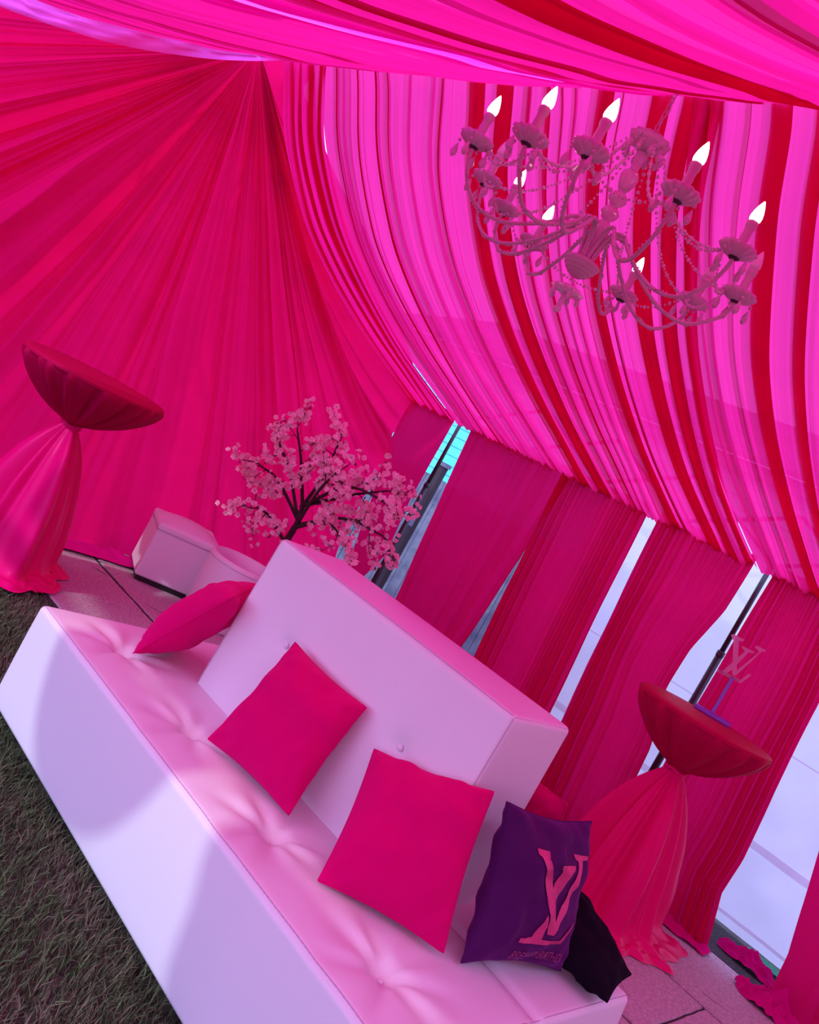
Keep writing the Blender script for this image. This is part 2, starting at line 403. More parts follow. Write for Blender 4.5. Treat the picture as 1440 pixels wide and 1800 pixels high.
for k in range(24):
    m_ = MB(); z = -0.05+k*0.13
    m_.add([(-1.5, 0, z), (7.4, 0, z), (7.4, -0.018, z), (-1.5, -0.018, z), (-1.5, 0, z+.13), (7.4, 0, z+.13), (7.4, -0.004, z+.13), (-1.5, -0.004, z+.13)],
           [(0,1,2,3),(4,7,6,5),(3,2,6,7),(0,4,5,1),(0,3,7,4),(1,5,6,2)]); m_.build('siding_board', M['turquoise'], hs, smooth=False)
m_ = MB(); m_.box((-1.6, -0.12, 3.05), (7.5, 0.1, 3.17)); m_.build('fascia', M['white_paint'], hs, smooth=False)
m_ = MB(); m_.add([(-1.7,-.3,3.15),(7.6,-.3,3.15),(7.6,2.2,4.2),(-1.7,2.2,4.2),(-1.7,-.3,3.2),(7.6,-.3,3.2),(7.6,2.2,4.25),(-1.7,2.2,4.25)],[(0,3,2,1),(4,5,6,7),(0,1,5,4),(1,2,6,5),(2,3,7,6),(3,0,4,7)])
m_.build('roof', M['wood'], hs, smooth=False)

# ------------------------------------------------------------------ drapery
def pleats(a, b, folds, rip, seed, step=0.009, depth=0.012):
    """cross-section of a cloth from a to b: list of (x, n). folds: (centre, width) where it doubles back on itself"""
    pts = [(a, 0.0)]
    for c, w_ in sorted(folds):
        h2 = w_/2
        pts += [(c-h2*.9, 0), (c+h2*.6, 0), (c+h2, depth*.5), (c+h2*.6, depth), (c-h2*.6, depth*1.1), (c-h2, depth*1.7), (c-h2*.6, depth*2.2), (c+h2*.7, depth*1.8), (c+h2*1.15, 0.0)]
    pts.append((b, 0.0))
    P_ = [np.array(p) for p in pts]
    dense = [P_[0]]
    for p, q in zip(P_, P_[1:]):
        k = max(1, int(np.linalg.norm(q-p)/step))
        for i in range(1, k+1): dense.append(p+(q-p)*i/k)
    D = np.array(dense)
    for _ in range(2):
        D[1:-1] = (D[:-2]+2*D[1:-1]+D[2:])/4
    s_ = np.arange(len(D))*step
    r = random.Random(seed); ph = [r.uniform(0, 6.28) for _ in range(6)]
    D[:, 1] += rip*(0.5*np.sin(s_*2*PI/.05+ph[0]+1.5*np.sin(s_*7+ph[3])) + 0.7*np.sin(s_*2*PI/.11+ph[1]+1.2*np.sin(s_*3.3+ph[4])) + 0.6*np.sin(s_*2*PI/.031+ph[2]+2*np.sin(s_*5+ph[5])))
    return D

PROF = [(2.42, 3.045), (2.49, 2.97), (2.62, 2.81), (2.75, 2.69), (2.95, 2.54), (3.15, 2.42), (3.45, 2.285), (3.75, 2.175), (4.05, 2.08), (4.35, 2.0), (4.62, 1.93), (4.88, 1.865)]
PROF_N = [(2.42, 3.045), (2.28, 2.955), (2.14, 2.87), (1.95, 2.755), (1.78, 2.66), (1.6, 2.555), (1.45, 2.48), (1.2, 2.345), (1.0, 2.24), (0.8, 2.14), (0.5, 2.02), (0.2, 1.93), (-0.1, 1.86), (-0.35, 1.80)]
def slope_panel(name, D, a, b, at0, bt0, at1, bt1, nrow, side=1, hang=0.0, m=None, lift=0.0, ledge=None):
    """ceiling cloth from ridge to eave. D in [a,b]; at the ridge spans at0..bt0, at the eave at1..bt1"""
    base = spline(PROF if side > 0 else PROF_N, nrow); rows = []
    for i, bp in enumerate(base):
        t = i/(nrow-1); q = base[min(i+1, nrow-1)]-base[max(i-1, 0)]; q = q/np.linalg.norm(q)
        nx_, nz_ = (-q[1], q[0]) if side > 0 else (q[1], -q[0])       # pointing up-out
        g0, g1 = lerp(at0, at1, t), lerp(bt0, bt1, t)
        if ledge: g0 = interp(ledge, bp[0])
        row = []
        for j, (x, n_) in enumerate(D):
            s_ = (x-a)/(b-a); X = lerp(g0, g1, s_) + 0.010*math.sin(t*5+s_*9+nz(s_*7, t*2)*3)
            nn = n_*(0.75+0.5*t) + 0.012*nz(s_*9, t*3, 2.2)
            sag = -hang*math.sin(PI*t)*math.sin(PI*s_)
            yv = bp[0]+nx_*nn; zv = bp[1]+nz_*nn+sag+lift*max(0, 1-s_/.65)**1.2*min(1, t*6)
            row.append((X, yv, zv))
        rows.append(row)
    mb = MB(); mb.grid(rows); return mb.build(name, m or M['roof_cloth'])

rA = random.Random(3)
D = pleats(-4.95, -4.41, [(-4.86, .05), (-4.73, .07), (-4.60, .09), (-4.49, .04)], 0.006, 1)
tag(slope_panel('ceiling_drape', D, -4.95, -4.41, -4.62, -4.215, -4.97, -4.46, 64, m=M['near_cloth']), 'narrow pink ceiling drape swooping down to the back corner, left of the bright slit', 'drape', 'pink ceiling drapes')
fB = [(-4.28, .03), (-3.94, .03), (-3.66, .025), (-3.42, .03), (-3.18, .12), (-3.00, .13), (-2.86, .05), (-2.745, .06), (-2.46, .11), (-2.20, .11), (-2.07, .09), (-1.975, .05)]
rB = random.Random(8)
x_ = -4.33
while x_ < -1.97:      # small doubled tucks between the broad folds
    if (x_ > -3.3 or rB.random() < .35) and all(abs(x_-c) > w_/2+.035 for c, w_ in fB): fB.append((x_, rB.choice([.012, .016, .022, .028])))
    x_ += rB.uniform(.05, .11)
D = pleats(-4.38, -1.92, fB, 0.0085, 2)
tag(slope_panel('ceiling_drape', D, -4.38, -1.92, -4.235, -1.85, -4.40, -1.93, 64), 'wide pleated pink ceiling drape hanging behind the chandelier', 'drape', 'pink ceiling drapes')
fC = [(-1.80, .03), (-1.58, .10), (-1.44, .08), (-1.31, .06), (-1.16, .10), (-0.95, .09), (-0.7, .05), (-0.45, .1), (-0.1, .1), (0.2, .08)]
x_ = -1.85
while x_ < .55:
    if all(abs(x_-c) > w_/2+.035 for c, w_ in fC): fC.append((x_, rB.choice([.012, .018, .026])))
    x_ += rB.uniform(.06, .12)
D = pleats(-1.90, 0.6, fC, 0.0085, 5)
tag(slope_panel('ceiling_drape', D, -1.90, 0.6, -1.98, 0.6, -1.89, 0.6, 56), 'pleated pink ceiling drape at the right edge of the picture', 'drape', 'pink ceiling drapes')
# near slope, overhead
def rfolds(a, b, seed, n):
    r = random.Random(seed); xs = sorted(r.uniform(a+.08, b-.08) for _ in range(n)); out = []
    for x in xs:
        if not out or x-out[-1][0] > 0.13: out.append((x, r.choice([.03, .05, .08, .11])))
    return out
HL = 1
M['backlit_lilac'] = cloth('lilac_backlit_tint_cloth', (0.97, 0.16, 0.85), (0.75, 0.06, 0.5), 0.85, 0.10, (1, .5, 1))  # paler lilac puts the backlit streak of hem and gap into the colour
hc = spline(HEMC, 60); R_ = []
for k in range(9):
    R_.append([(p[0]+0.004*math.sin(i*.9+k), p[1]-0.006*k+.010*math.sin(k*2.4+i*.05), p[2]+0.0125*k*(1-.5*(i/59)**3 if i < 45 else 1)*(0.35+.65*math.sin(PI*min(1, i/40)/2))) for i, p in enumerate(hc)])
m_ = MB(); m_.grid(R_); tag(m_.build('ceiling_drape', M['backlit_lilac']), 'thin hem strip of cloth coloured lilac for its backlight sweeping across the top left corner', 'drape', 'pink ceiling drapes')
D = pleats(-4.82, -2.2, rfolds(-4.7, -2.3, 12, 14), 0.009, 6)
tag(slope_panel('ceiling_drape', D, -4.82, -2.2, -4.86, -2.20, -4.84, -1.80, 60, -1, 0.03, M['near_cloth'], 0.09,
                [(-.35, -3.5), (.585, -3.70), (.94, -3.93), (1.316, -4.46), (1.71, -4.73), (2.055, -4.71), (2.2, -4.58), (2.42, -4.40)]), 'pink overhead drape at the top left sweeping towards the ridge', 'drape', 'pink ceiling drapes')
D = pleats(-2.22, -2.10, [(-2.16, .03)], 0.006, 33)  # added strip stops sun through the gap; its lilac imitates the sky streak
tag(slope_panel('ceiling_drape', D, -2.22, -2.10, -2.26, -2.06, -1.90, -1.62, 50, -1, 0.0, M['backlit_lilac']), 'narrow lilac strip added to close the bright gap between the two overhead drapes', 'drape', 'pink ceiling drapes')
D = pleats(-2.15, 0.6, [f_ for f_ in rfolds(-2.05, 0.4, 17, 14) if abs(f_[0]+1.22) > .16]+[(-1.22, .15)], 0.009, 7)
tag(slope_panel('ceiling_drape', D, -2.15, 0.6, -2.16, 0.6, -1.72, 0.6, 50, -1, 0.03, M['near_cloth']), 'large pink overhead drape across the top right corner', 'drape', 'pink ceiling drapes')

# gable: cloth gathered at the peak and fanned out to the floor
def gable():
    peak = np.array([-4.93, 2.425, 3.10])
    bound = []
    def seg(p, q, n):
        for i in range(n): bound.append(np.array(p)+(np.array(q)-np.array(p))*i/n)
    seg((-4.95, -0.35, 2.0), (-4.95, -0.35, 0.0), 170)
    seg((-4.95, -0.35, 0.0), (-4.90, 4.86, 0.0), 420)
    seg((-4.90, 4.90, 0.0), (-4.96, 4.92, 1.9), 150)
    seg((-4.96, 4.92, 1.9), (-5.02, 4.60, 2.35), 30)
    seg((-5.02, 4.60, 2.35), (-5.00, 2.75, 3.12), 40)
    seg((-5.00, 2.75, 3.12), (-4.55, 2.50, 3.13), 12)
    r = random.Random(21); nb = len(bound)
    # fold function in s
    s_ = np.arange(nb)/nb
    f = np.zeros(nb)
    for k in range(46):
        c = r.random(); wdt = r.choice([.0035, .006, .010, .018]); amp = r.uniform(.5, 1.2)*wdt*7
        f += amp*np.exp(-((s_-c)/wdt)**2)*(1 if r.random() < .6 else -1)
    f += 0.016*np.sin(s_*2*PI*21+3*np.sin(s_*17)) + 0.006*np.sin(s_*2*PI*57+3*np.sin(s_*29))
    fine = 0.010*np.sin(s_*2*PI*110+3*np.sin(s_*23)) + 0.008*np.sin(s_*2*PI*163+2*np.sin(s_*41))
    rows = []; nr = 70
    for i in range(nr):
        rr = (i/(nr-1))**1.15; row = []
        for j in range(nb):
            B = bound[j]; p = peak + (B-peak)*(0.012+0.988*rr)
            env = min(1, rr*2.2)*(1-0.45*rr); fenv = math.exp(-rr*2.2)*min(1, rr*9)
            off = f[j]*2.1*env + fine[j]*1.2*fenv + 0.05*nz(p[1]*1.2, p[2]*1.2)*rr + 0.012*nz(p[1]*5, p[2]*4, 5)*rr
            if j > nb*0.74:      # cloth tied back to the corner: sagging folds
                wgt = (j/nb-0.74)/0.26; wgt = wgt if wgt < .72 else .72*(1-wgt)/.28
                p[2] -= 0.42*wgt*math.sin(PI*rr)*(1-0.3*wgt); p[1] -= 0.18*wgt*math.sin(PI*rr)
            bulge = 0.07*math.sin(PI*min(1, rr))
            x_ = p[0] + off*0.9 - 0.02 + bulge*0.3
            row.append((max(-5.15, x_), p[1], p[2]-.03*rr))
        rows.append(row)
    mb = MB(); mb.grid(rows); o = mb.build('gable_drape', M['gable_cloth'])
    tag(o, 'huge pink gable drape with folds radiating from the tent peak', 'drape')
    # hem lying on the slab
    m_ = MB(); R_ = []
    for k in range(5):
        R_.append([(-4.90+0.05*k+0.02*nz(y*6, k), y, 0.006+0.028*abs(math.sin(k*1.3+nz(y*5, k*.7)*4))*(1-k/5)+0.004) for y in np.linspace(0.2, 4.8, 160)])
    m_.grid(R_); m_.build('hem', M['hem_cloth'], o)
gable()

# lower curtains on the rail
def curtain(left, right, seed, label, lam=0.055, amp=0.017, zt=1.93, y0=4.86, puddle=True, m=None, big=0.012):
    """left/right: tables (z, x) of the two edges"""
    r = random.Random(seed); wtop = interp(right, zt)-interp(left, zt)
    n = int(max(40, abs(wtop)/lam*14)); ph = [r.uniform(0, 6.3) for _ in range(6)]
    rows = []; nr = 46
    lx = sorted(left); rx = sorted(right)
    for i in range(nr):
        z = zt*(1-i/(nr-1)); t = 1-z/zt; a = interp(lx, z); b = interp(rx, z); row = []
        gath = math.exp(-t*7)
        for j in range(n):
            s_ = j/(n-1); q = s_*wtop/lam
            w1 = q*2*PI*(0.9)+ph[0]+1.6*math.sin(q*0.9+ph[1])+0.5*t*math.sin(q*.5+ph[2])
            A = amp*(0.55+0.45*math.sin(q*0.63+ph[3]))*(0.8+0.5*t)
            off = A*math.sin(w1) + big*math.sin(q*0.55+ph[4]+1.5*t) + 0.5*amp*gath*math.sin(q*2*PI*3+ph[5])
            tx = -A*0.75*math.sin(2*w1)*(1 if (0 < j < n-1) else 0)
            x = lerp(a, b, s_)+tx*0.6 + 0.006*nz(s_*5, t*4)
            row.append((x, y0+off-0.05*math.sin(PI*t)*0.3 + 0.02*t, z))
        rows.append(row)
    mb = MB(); mb.grid(rows); o = mb.build('curtain_panel', m or M['wall_cloth'])
    tag(o, label, 'curtain', 'pink wall curtains')
    if puddle:
        a, b = interp(lx, 0), interp(rx, 0); m_ = MB(); R_ = []; npd = max(14, int((b-a)/0.012))
        for k in range(7):
            R_.append([(x, y0+0.02-0.022*k+0.03*nz(x*9, k*.6, seed), 0.008+0.045*abs(math.sin(k*.95+nz(x*11, seed)*2.5))*(1-k/8)*(0.5+abs(nz(x*14, k)))) for x in np.linspace(a-.02, b+.02, npd)])
        m_.grid(R_); m_.build('hem', M['hem_cloth'], o)
    return o

curtain([(1.86, -4.97), (1.5, -4.94), (1.0, -4.80), (0.6, -4.72), (0, -4.66)], [(1.86, -4.445), (1.5, -4.445), (1.2, -4.44), (.75, -4.40), (0.5, -4.50), (0, -4.6)], 3,
        'narrow pink curtain behind the blossom tree in the tent corner', lam=.036, amp=.022, puddle=False)
curtain([(1.86, -4.265), (0.6, -4.12), (0, -4.08)], [(1.86, -3.30), (1.24, -3.325), (0.65, -3.375), (0, -3.46)], 11, 'pink curtain between the fence gap and the thin slit, behind the sofa back', lam=.085, amp=.032, big=.022)
curtain([(1.86, -3.36), (1.24, -3.315), (0.65, -3.275), (0, -3.22)], [(1.86, -2.665), (0.6, -2.59), (0, -2.56)], 17, 'pink curtain right of the thin slit, above the right end of the sofa back', lam=.06, amp=.026)
curtain([(1.86, -2.585), (0.7, -2.49), (0, -2.42)], [(1.86, -1.945), (1.57, -1.955), (1.3, -2.01), (1.04, -2.02), (0.7, -1.93), (0.32, -1.90), (0, -1.88)], 23, 'pink curtain between two pale vinyl gaps, left of the right cocktail table', lam=.055, amp=.026)
curtain([(1.86, -1.82), (1.0, -1.82), (0.3, -1.80), (0, -1.78)], [(1.86, -1.35), (1.38, -1.29), (0.9, -1.26), (0.5, -1.225), (0.3, -1.235), (0, -1.16)], 29, 'pink curtain directly behind the right cocktail table', lam=.05, amp=.024)
curtain([(1.86, -1.10), (1.3, -1.02), (0.8, -0.975), (0.25, -0.855), (0, -0.84)], [(1.86, -0.35), (0, -0.30)], 31, 'pink curtain at the lower right edge of the picture', lam=.075, amp=.030, big=.02)
curtain([(1.86, -0.25), (0, -0.22)], [(1.86, 0.55), (0, 0.58)], 37, 'pink curtain beyond the right edge of the picture', lam=.08)

# crumpled cloth on the ground in the last gap
def crumple(c, sx, sy, h, seed, name='fabric_puddle', n=34, m=None, parent=None):
    rows = []
    for i in range(n):
        row = []
        for j in range(n):
            u_, v_ = 2*i/(n-1)-1, 2*j/(n-1)-1; d = math.sqrt(u_*u_+v_*v_)
            e = max(0, 1-d**2.2*0.72)
            ed = 1+0.14*nz(math.atan2(v_, u_)*1.7, seed)
            rid = abs(nz(u_*2.1+seed, v_*2.6, 1.5)*1.6) + .5*abs(nz(u_*5+seed, v_*5.5, 4))
            row.append((c[0]+sx*u_*ed*(1-.25*v_*v_)+0.02*nz(v_*4, seed), c[1]+sy*v_*ed*(1-.25*u_*u_), c[2]+0.004+h*e*(0.25+rid)))
        rows.append(row)
    mb = MB(); mb.grid(rows); return mb.build(name, m or M['satin'], parent)
tag(crumple((-1.03, 5.14, 0.0), 0.17, 0.055, 0.075, 4.2, m=M['hem_cloth'], name='loose_cloth'), 'crumpled pink cloth strip lying in the last vinyl gap', 'cloth')
tag(crumple((-0.80, 4.80, 0.0), 0.17, 0.10, 0.09, 9.1, m=M['hem_cloth'], name='loose_cloth'), 'ruffled pink cloth bunched on the ground by the last curtain', 'cloth')

# side drape added out of view on the right to keep sky light out
D = pleats(-0.4, 4.9, rfolds(-0.3, 4.8, 41, 20), 0.012, 19)
m_ = MB(); m_.grid([[(1.9+n_*2+0.02*math.sin(t*4+x), x, lerp(2.9, 0.0, t)) for x, n_ in D] for t in np.linspace(0, 1, 24)])
tag(m_.build('sky_block_drape', M['gable_cloth']), 'unseen pink side drape added beyond the right edge to block sky light', 'drape')
# added swags out of view, shaped to throw soft shade on the sofa front
def swag(x0, x1, zt, drop, seed, label, pw=2.6, skew=0.0):
    rows = []; nr = 16; nc = 60
    for i in range(nr):
        t = i/(nr-1); row = []
        for j in range(nc):
            s_ = j/(nc-1); sh = max(0, 1-abs(2*s_-1)**pw)**.6
            row.append((lerp(x0+skew*t, x1, s_), -0.40+0.02*math.sin(t*22), zt-0.06-t*(0.06+drop*sh)))
        rows.append(row)
    mb = MB(); mb.grid(rows); o = mb.build('added_shade_swag', M['roof_cloth']); tag(o, label, 'drape', 'added shade swags')
swag(-2.08, -1.24, 1.87, 0.47, 1, 'small pink rounded swag added unseen behind the camera to shade the sofa front')
swag(-1.06, -0.25, 1.87, 0.85, 2, 'long pink drape added unseen behind the camera to shade the sofa front', 80, 0.26)
swag(-4.9, -2.35, 1.87, 0.10, 3, 'pink shallow shade swag added unseen above the open front beside the gable')

# ------------------------------------------------------------------ sofa (double sided, one backrest in the middle)
SX0, SX1, SY0, SY1, SH = -2.755, -0.757, 1.582, 2.72, 0.405
BX0, BX1, BY0, BY1, BH = -2.318, -1.161, 2.035, 2.355, 1.015
sofa = empty('sofa', ((SX0+SX1)/2, (SY0+SY1)/2, 0)); tag(sofa, 'long white tufted leatherette sofa with a central block backrest', 'sofa')
OFF = Vector(sofa.location)
def loc(mb):
    mb.v = [(v[0]-OFF.x, v[1]-OFF.y, v[2]-OFF.z) for v in mb.v]; return mb
TUFTS = [(-2.50, 1.80), (-1.99, 1.80), (-1.488, 1.785), (-0.985, 1.785), (-2.5, 2.52), (-1.99, 2.52), (-1.49, 2.52), (-1.10, 2.52)]
def seat_disp(p):
    if p.z > SH-0.06:
        k = min(1, (p.z-(SH-0.06))/0.06)
        ex = max(0, 1-(abs(p.x-(SX0+SX1)/2)/((SX1-SX0)/2))**6); ey = max(0, 1-(abs(p.y-(SY0+SY1)/2)/((SY1-SY0)/2))**6)
        z = 0.016*ex*ey
        # seam channel in the middle between the two seats
        z -= 0.012*math.exp(-((p.y-2.17)/0.02)**2)
        for i, (tx, ty) in enumerate(TUFTS):
            dx, dy = p.x-tx, p.y-ty; d = math.hypot(dx, dy)
            z -= 0.038*math.exp(-(d/0.035)**2) + 0.018*math.exp(-(d/0.11)**2)
            if d < 0.32:
                a = math.atan2(dy, dx)
                z += 0.0065*math.sin(a*7+i*1.7+1.5*nz(a*2, i))*math.exp(-((d-.09)/0.085)**2)
        p.z += z*k
    else:
        if p.y < SY0+0.03: p.y -= 0.010*math.sin(PI*max(0, p.z)/SH)*(0.6+0.4*math.sin(p.x*3))
        if p.x > SX1-0.03: p.x += 0.012*math.sin(PI*max(0, p.z)/SH)
    return p
loc(rnd_box((SX0, SY0, 0.012), (SX1, SY1, SH), 0.022, 4, seat_disp, (130, 74, 6))).build('seat_base', M['leather'], sofa)
def back_disp(p):
    t = (p.z-SH)/(BH-SH)
    if p.y < BY0+0.03:
        p.y -= 0.030*(1-t)
        s_ = (p.x-BX0)/(BX1-BX0)
        p.y -= 0.010*math.sin(PI*max(0, min(1, s_)))*math.sin(PI*max(0, min(1, t)))
        for (bx, bz) in BTN:
            d = math.hypot(p.x-bx, p.z-bz)
            p.y += 0.016*math.exp(-(d/0.022)**2) + 0.006*math.exp(-(d/0.07)**2)
    if p.z > BH-0.03:
        p.z += 0.012*math.sin(PI*max(0, min(1, (p.x-BX0)/(BX1-BX0))))*math.sin(PI*max(0, min(1, (p.y-BY0)/(BY1-BY0))))
    return p
BTN = [(-2.03, 0.735), (-1.43, 0.74)]
loc(rnd_box((BX0, BY0, SH-0.01), (BX1, BY1, BH), 0.018, 4, back_disp, (64, 14, 36))).build('backrest', M['leather'], sofa)
for (bx, bz) in BTN:
    m_ = MB(); m_.blob((0, 0, 0), 0.011, 12, 6); m_.v = [(v[0], v[1]*.45, v[2]) for v in m_.v]
    o = m_.build('button', M['leather'], sofa); t = (bz-SH)/(BH-SH); o.location = Vector((bx, BY0-0.030*(1-t)+0.004, bz))-OFF
for tx, ty in TUFTS[:4]:
    m_ = MB(); m_.blob((0, 0, 0), 0.009, 10, 5, 0.5); o = m_.build('button', M['leather'], sofa); o.location = Vector((tx, ty, SH-0.028))-OFF
# seams: piping with stitches
def seam(pts, dash=True):
    m_ = MB(); m_.tube(pts, 0.0014, 5); loc(m_).build('seam', M['stitch'], sofa)
    if dash:
        m_ = MB(); P_ = [Vector(p) for p in pts]
        for p, q in zip(P_, P_[1:]):
            L_ = (q-p).length; k = max(1, int(L_/0.011)); d = (q-p)/k
            for i in range(k):
                c = p + d*i
                m_.bar(c+Vector((0, 0.0, 0)), c+d*0.55, 0.0024)
        tag(loc(m_).build('stitching', M['stitch'], sofa, smooth=False), kind='stuff')
def seat_z(x, y):
    p = Vector((x, y, SH)); return seat_disp(p).z
e = 0.012
seam([(lerp(SX0+.02, SX1-.02, k/60), SY0+e, seat_z(lerp(SX0+.02, SX1-.02, k/60), SY0+e)-.002) for k in range(61)])
seam([(lerp(BX1+.01, SX1-.02, k/12), 2.17, seat_z(lerp(BX1+.01, SX1-.02, k/12), 2.17)+.001) for k in range(13)], False)
seam([(SX1-e, lerp(SY0+.02, SY1-.02, k/30), seat_z(SX1-e, lerp(SY0+.02, SY1-.02, k/30))-.002) for k in range(31)], False)
seam([(lerp(BX0+.015, BX1-.012, k/30), BY0+.006, BH-.004+.004*math.sin(PI*k/30)) for k in range(31)])
seam([(BX1-.006, lerp(BY0+.01, BY1-.012, k/10), BH-.006) for k in range(11)], False)
seam([(BX1-.005, BY0+.004-.03*(1-k/14), lerp(SH+.01, BH-.01, k/14)) for k in range(15)], False)
seam([(BX0+.005, BY0+.004-.03*(1-k/14), lerp(SH+.01, BH-.01, k/14)) for k in range(15)], False)

# ------------------------------------------------------------------ cushions
class Pillow:
    def __init__(s, BL, BR, TR, TL, th=0.075, seed=0, pinch=0.018, wrinkle=0.006):
        s.c = [Vector(p) for p in (BL, BR, TR, TL)]; s.th = th; s.seed = seed; s.pinch = pinch; s.wr = wrinkle*2.0
        s.n = (s.c[1]-s.c[0]).cross(s.c[3]-s.c[0]).normalized()
    def base(s, a, b):
        aa = a + s.pinch*2*math.sin(PI*b)*(0.5-a)*1.6*(abs(2*a-1)**2); bb = b + s.pinch*2*math.sin(PI*a)*(0.5-b)*1.6*(abs(2*b-1)**2)
        BL, BR, TR, TL = s.c
        return BL*(1-aa)*(1-bb)+BR*aa*(1-bb)+TR*aa*bb+TL*(1-aa)*bb
    def pt(s, a, b, side, lift=0.0):
        A, B_ = max(0, 1-abs(2*a-1)**2.6), max(0, 1-abs(2*b-1)**2.6)
        h = (A*B_)**0.55
        w_ = s.wr*(nz(a*5+s.seed, b*5, side)+.6*nz(a*11, b*9+s.seed, side*2))*min(1, h*3)
        cr = 0.006*math.sin((a-b)*30+s.seed)*math.exp(-((min(a, 1-a)+min(b, 1-b))/0.22)**2)*min(1, h*4)
        return s.base(a, b) + s.n*side*(s.th*h + w_ + cr + lift)
    def build(s, name, m, label, n=34):
        mb = MB(); ctr = (s.c[0]+s.c[1]+s.c[2]+s.c[3])/4; o3 = Vector((ctr.x, ctr.y, min(p.z for p in s.c)))
        s.o3 = o3; idx = {}
        for side in (1, -1):
            for i in range(n+1):
                for j in range(n+1):
                    ed = i in (0, n) or j in (0, n)
                    k = (i, j, 0 if ed else side)
                    if k in idx: continue
                    a = 0.5-0.5*math.cos(PI*i/n); b = 0.5-0.5*math.cos(PI*j/n)
                    idx[k] = len(mb.v); mb.v.append(tuple(s.pt(a, b, side)-o3))
            for i in range(n):
                for j in range(n):
                    q = [(i, j), (i+1, j), (i+1, j+1), (i, j+1)]
                    ids = [idx[(x, y, 0 if (x in (0, n) or y in (0, n)) else side)] for x, y in q]
                    if side < 0: ids.reverse()
                    mb.f.append(tuple(ids))
        root = mb.build(name, m); root.location = o3; tag(root, label, 'cushion'); s.root = root
        ring = [s.base(k/n, 0) for k in range(n)] + [s.base(1, k/n) for k in range(n)] + [s.base(1-k/n, 1) for k in range(n)] + [s.base(0, 1-k/n) for k in range(n+1)]
        m_ = MB(); m_.tube([p-o3 for p in ring], 0.0028, 5, cap=False); m_.build('piping', m, root)
        return root

P1 = Pillow((-2.44, 1.80, 0.425), (-2.71, 2.10, 0.425), (-2.53, 2.25, 0.77), (-2.262, 1.925, 0.775), 0.085, 1)
P1.build('cushion', M['velvet_pink'], 'hot pink velvet cushion seen edge on, left of the sofa backrest')
P2 = Pillow((-1.905, 1.80, 0.432), (-1.535, 1.865, 0.432), (-1.575, 1.985, 0.775), (-1.94, 1.965, 0.785), 0.070, 2)
P2.build('cushion', M['velvet_pink'], 'hot pink velvet cushion leaning on the middle of the backrest front')
P3 = Pillow((-1.265, 1.765, 0.432), (-0.985, 1.99, 0.435), (-1.10, 2.02, 0.825), (-1.475, 1.985, 0.70), 0.085, 3)
P3.build('cushion', M['velvet_pink'], 'large hot pink velvet cushion left of the purple cushion')
P4 = Pillow((-0.952, 2.035, 0.43), (-0.872, 2.43, 0.43), (-0.995, 2.40, 0.825), (-1.075, 2.06, 0.815), 0.075, 4, 0.03, 0.009)
P4.build('cushion', M['velvet_purple'], 'purple velvet cushion with pink glitter serif letters and script line')
P5 = Pillow((-1.0, 2.36, 0.47), (-0.735, 2.465, 0.445), (-0.775, 2.66, 0.475), (-1.06, 2.60, 0.60), 0.06, 5, 0.02, 0.008)
P5.build('cushion', M['velvet_black'], 'black velvet cushion at the right end of the sofa behind the purple one')
P6 = Pillow((-1.5, 2.60, 0.43), (-1.10, 2.60, 0.43), (-1.115, 2.47, 0.80), (-1.5, 2.47, 0.80), 0.065, 6)
P6.build('cushion', M['velvet_pink'], 'hot pink cushion on the rear seat peeking past the backrest end')
def poly_bm(pl, cuts=2):
    bm = bmesh.new(); vs = [bm.verts.new((x, y, 0)) for x, y in pl]; f = bm.faces.new(vs); f.normal_update()
    bmesh.ops.triangulate(bm, faces=bm.faces[:])
    for _ in range(cuts): bmesh.ops.subdivide_edges(bm, edges=bm.edges[:], cuts=1, use_grid_fill=True)
    bmesh.ops.triangulate(bm, faces=bm.faces[:]); return bm
def text_tris(txt, shear=0.0):
    cu = bpy.data.curves.new('t', 'FONT'); cu.body = txt; cu.size = 1; cu.shear = shear; cu.resolution_u = 3
    o = bpy.data.objects.new('t', cu); COL.objects.link(o)
    bpy.context.view_layer.update()
    me = o.evaluated_get(bpy.context.evaluated_depsgraph_get()).to_mesh()
    V = [(v.co.x, v.co.y) for v in me.vertices]; Fc = [tuple(p.vertices) for p in me.polygons]
    bpy.data.objects.remove(o, do_unlink=True); bpy.data.curves.remove(cu)
    x0 = min(v[0] for v in V); x1 = max(v[0] for v in V); y0 = min(v[1] for v in V); y1 = max(v[1] for v in V)
    return [((x-x0)/(x1-x0), (y-y0)/(y1-y0)) for x, y in V], Fc
LET_V = [(0.237,0.79),(0.383,0.789),(0.383,0.756),(0.368,0.747),(0.407,0.69),(0.462,0.62),(0.49,0.562),(0.508,0.674),(0.493,0.694),(0.475,0.703),(0.48,0.725),(0.669,0.729),(0.669,0.704),(0.615,0.678),(0.594,0.627),(0.536,0.458),(0.573,0.362),(0.692,0.634),(0.73,0.708),(0.725,0.754),(0.705,0.761),(0.661,0.776),(0.649,0.8),(0.842,0.797),(0.837,0.771),(0.779,0.762),(0.771,0.709),(0.739,0.597),(0.584,0.275),(0.532,0.273),(0.507,0.325),(0.461,0.443),(0.408,0.549),(0.344,0.656),(0.292,0.745),(0.253,0.76)]
LET_L = [(0.46,0.404),(0.503,0.325),(0.493,0.232),(0.71,0.24),(0.775,0.337),(0.817,0.369),(0.789,0.298),(0.737,0.211),(0.469,0.194),(0.309,0.191),(0.317,0.222),(0.411,0.238)]
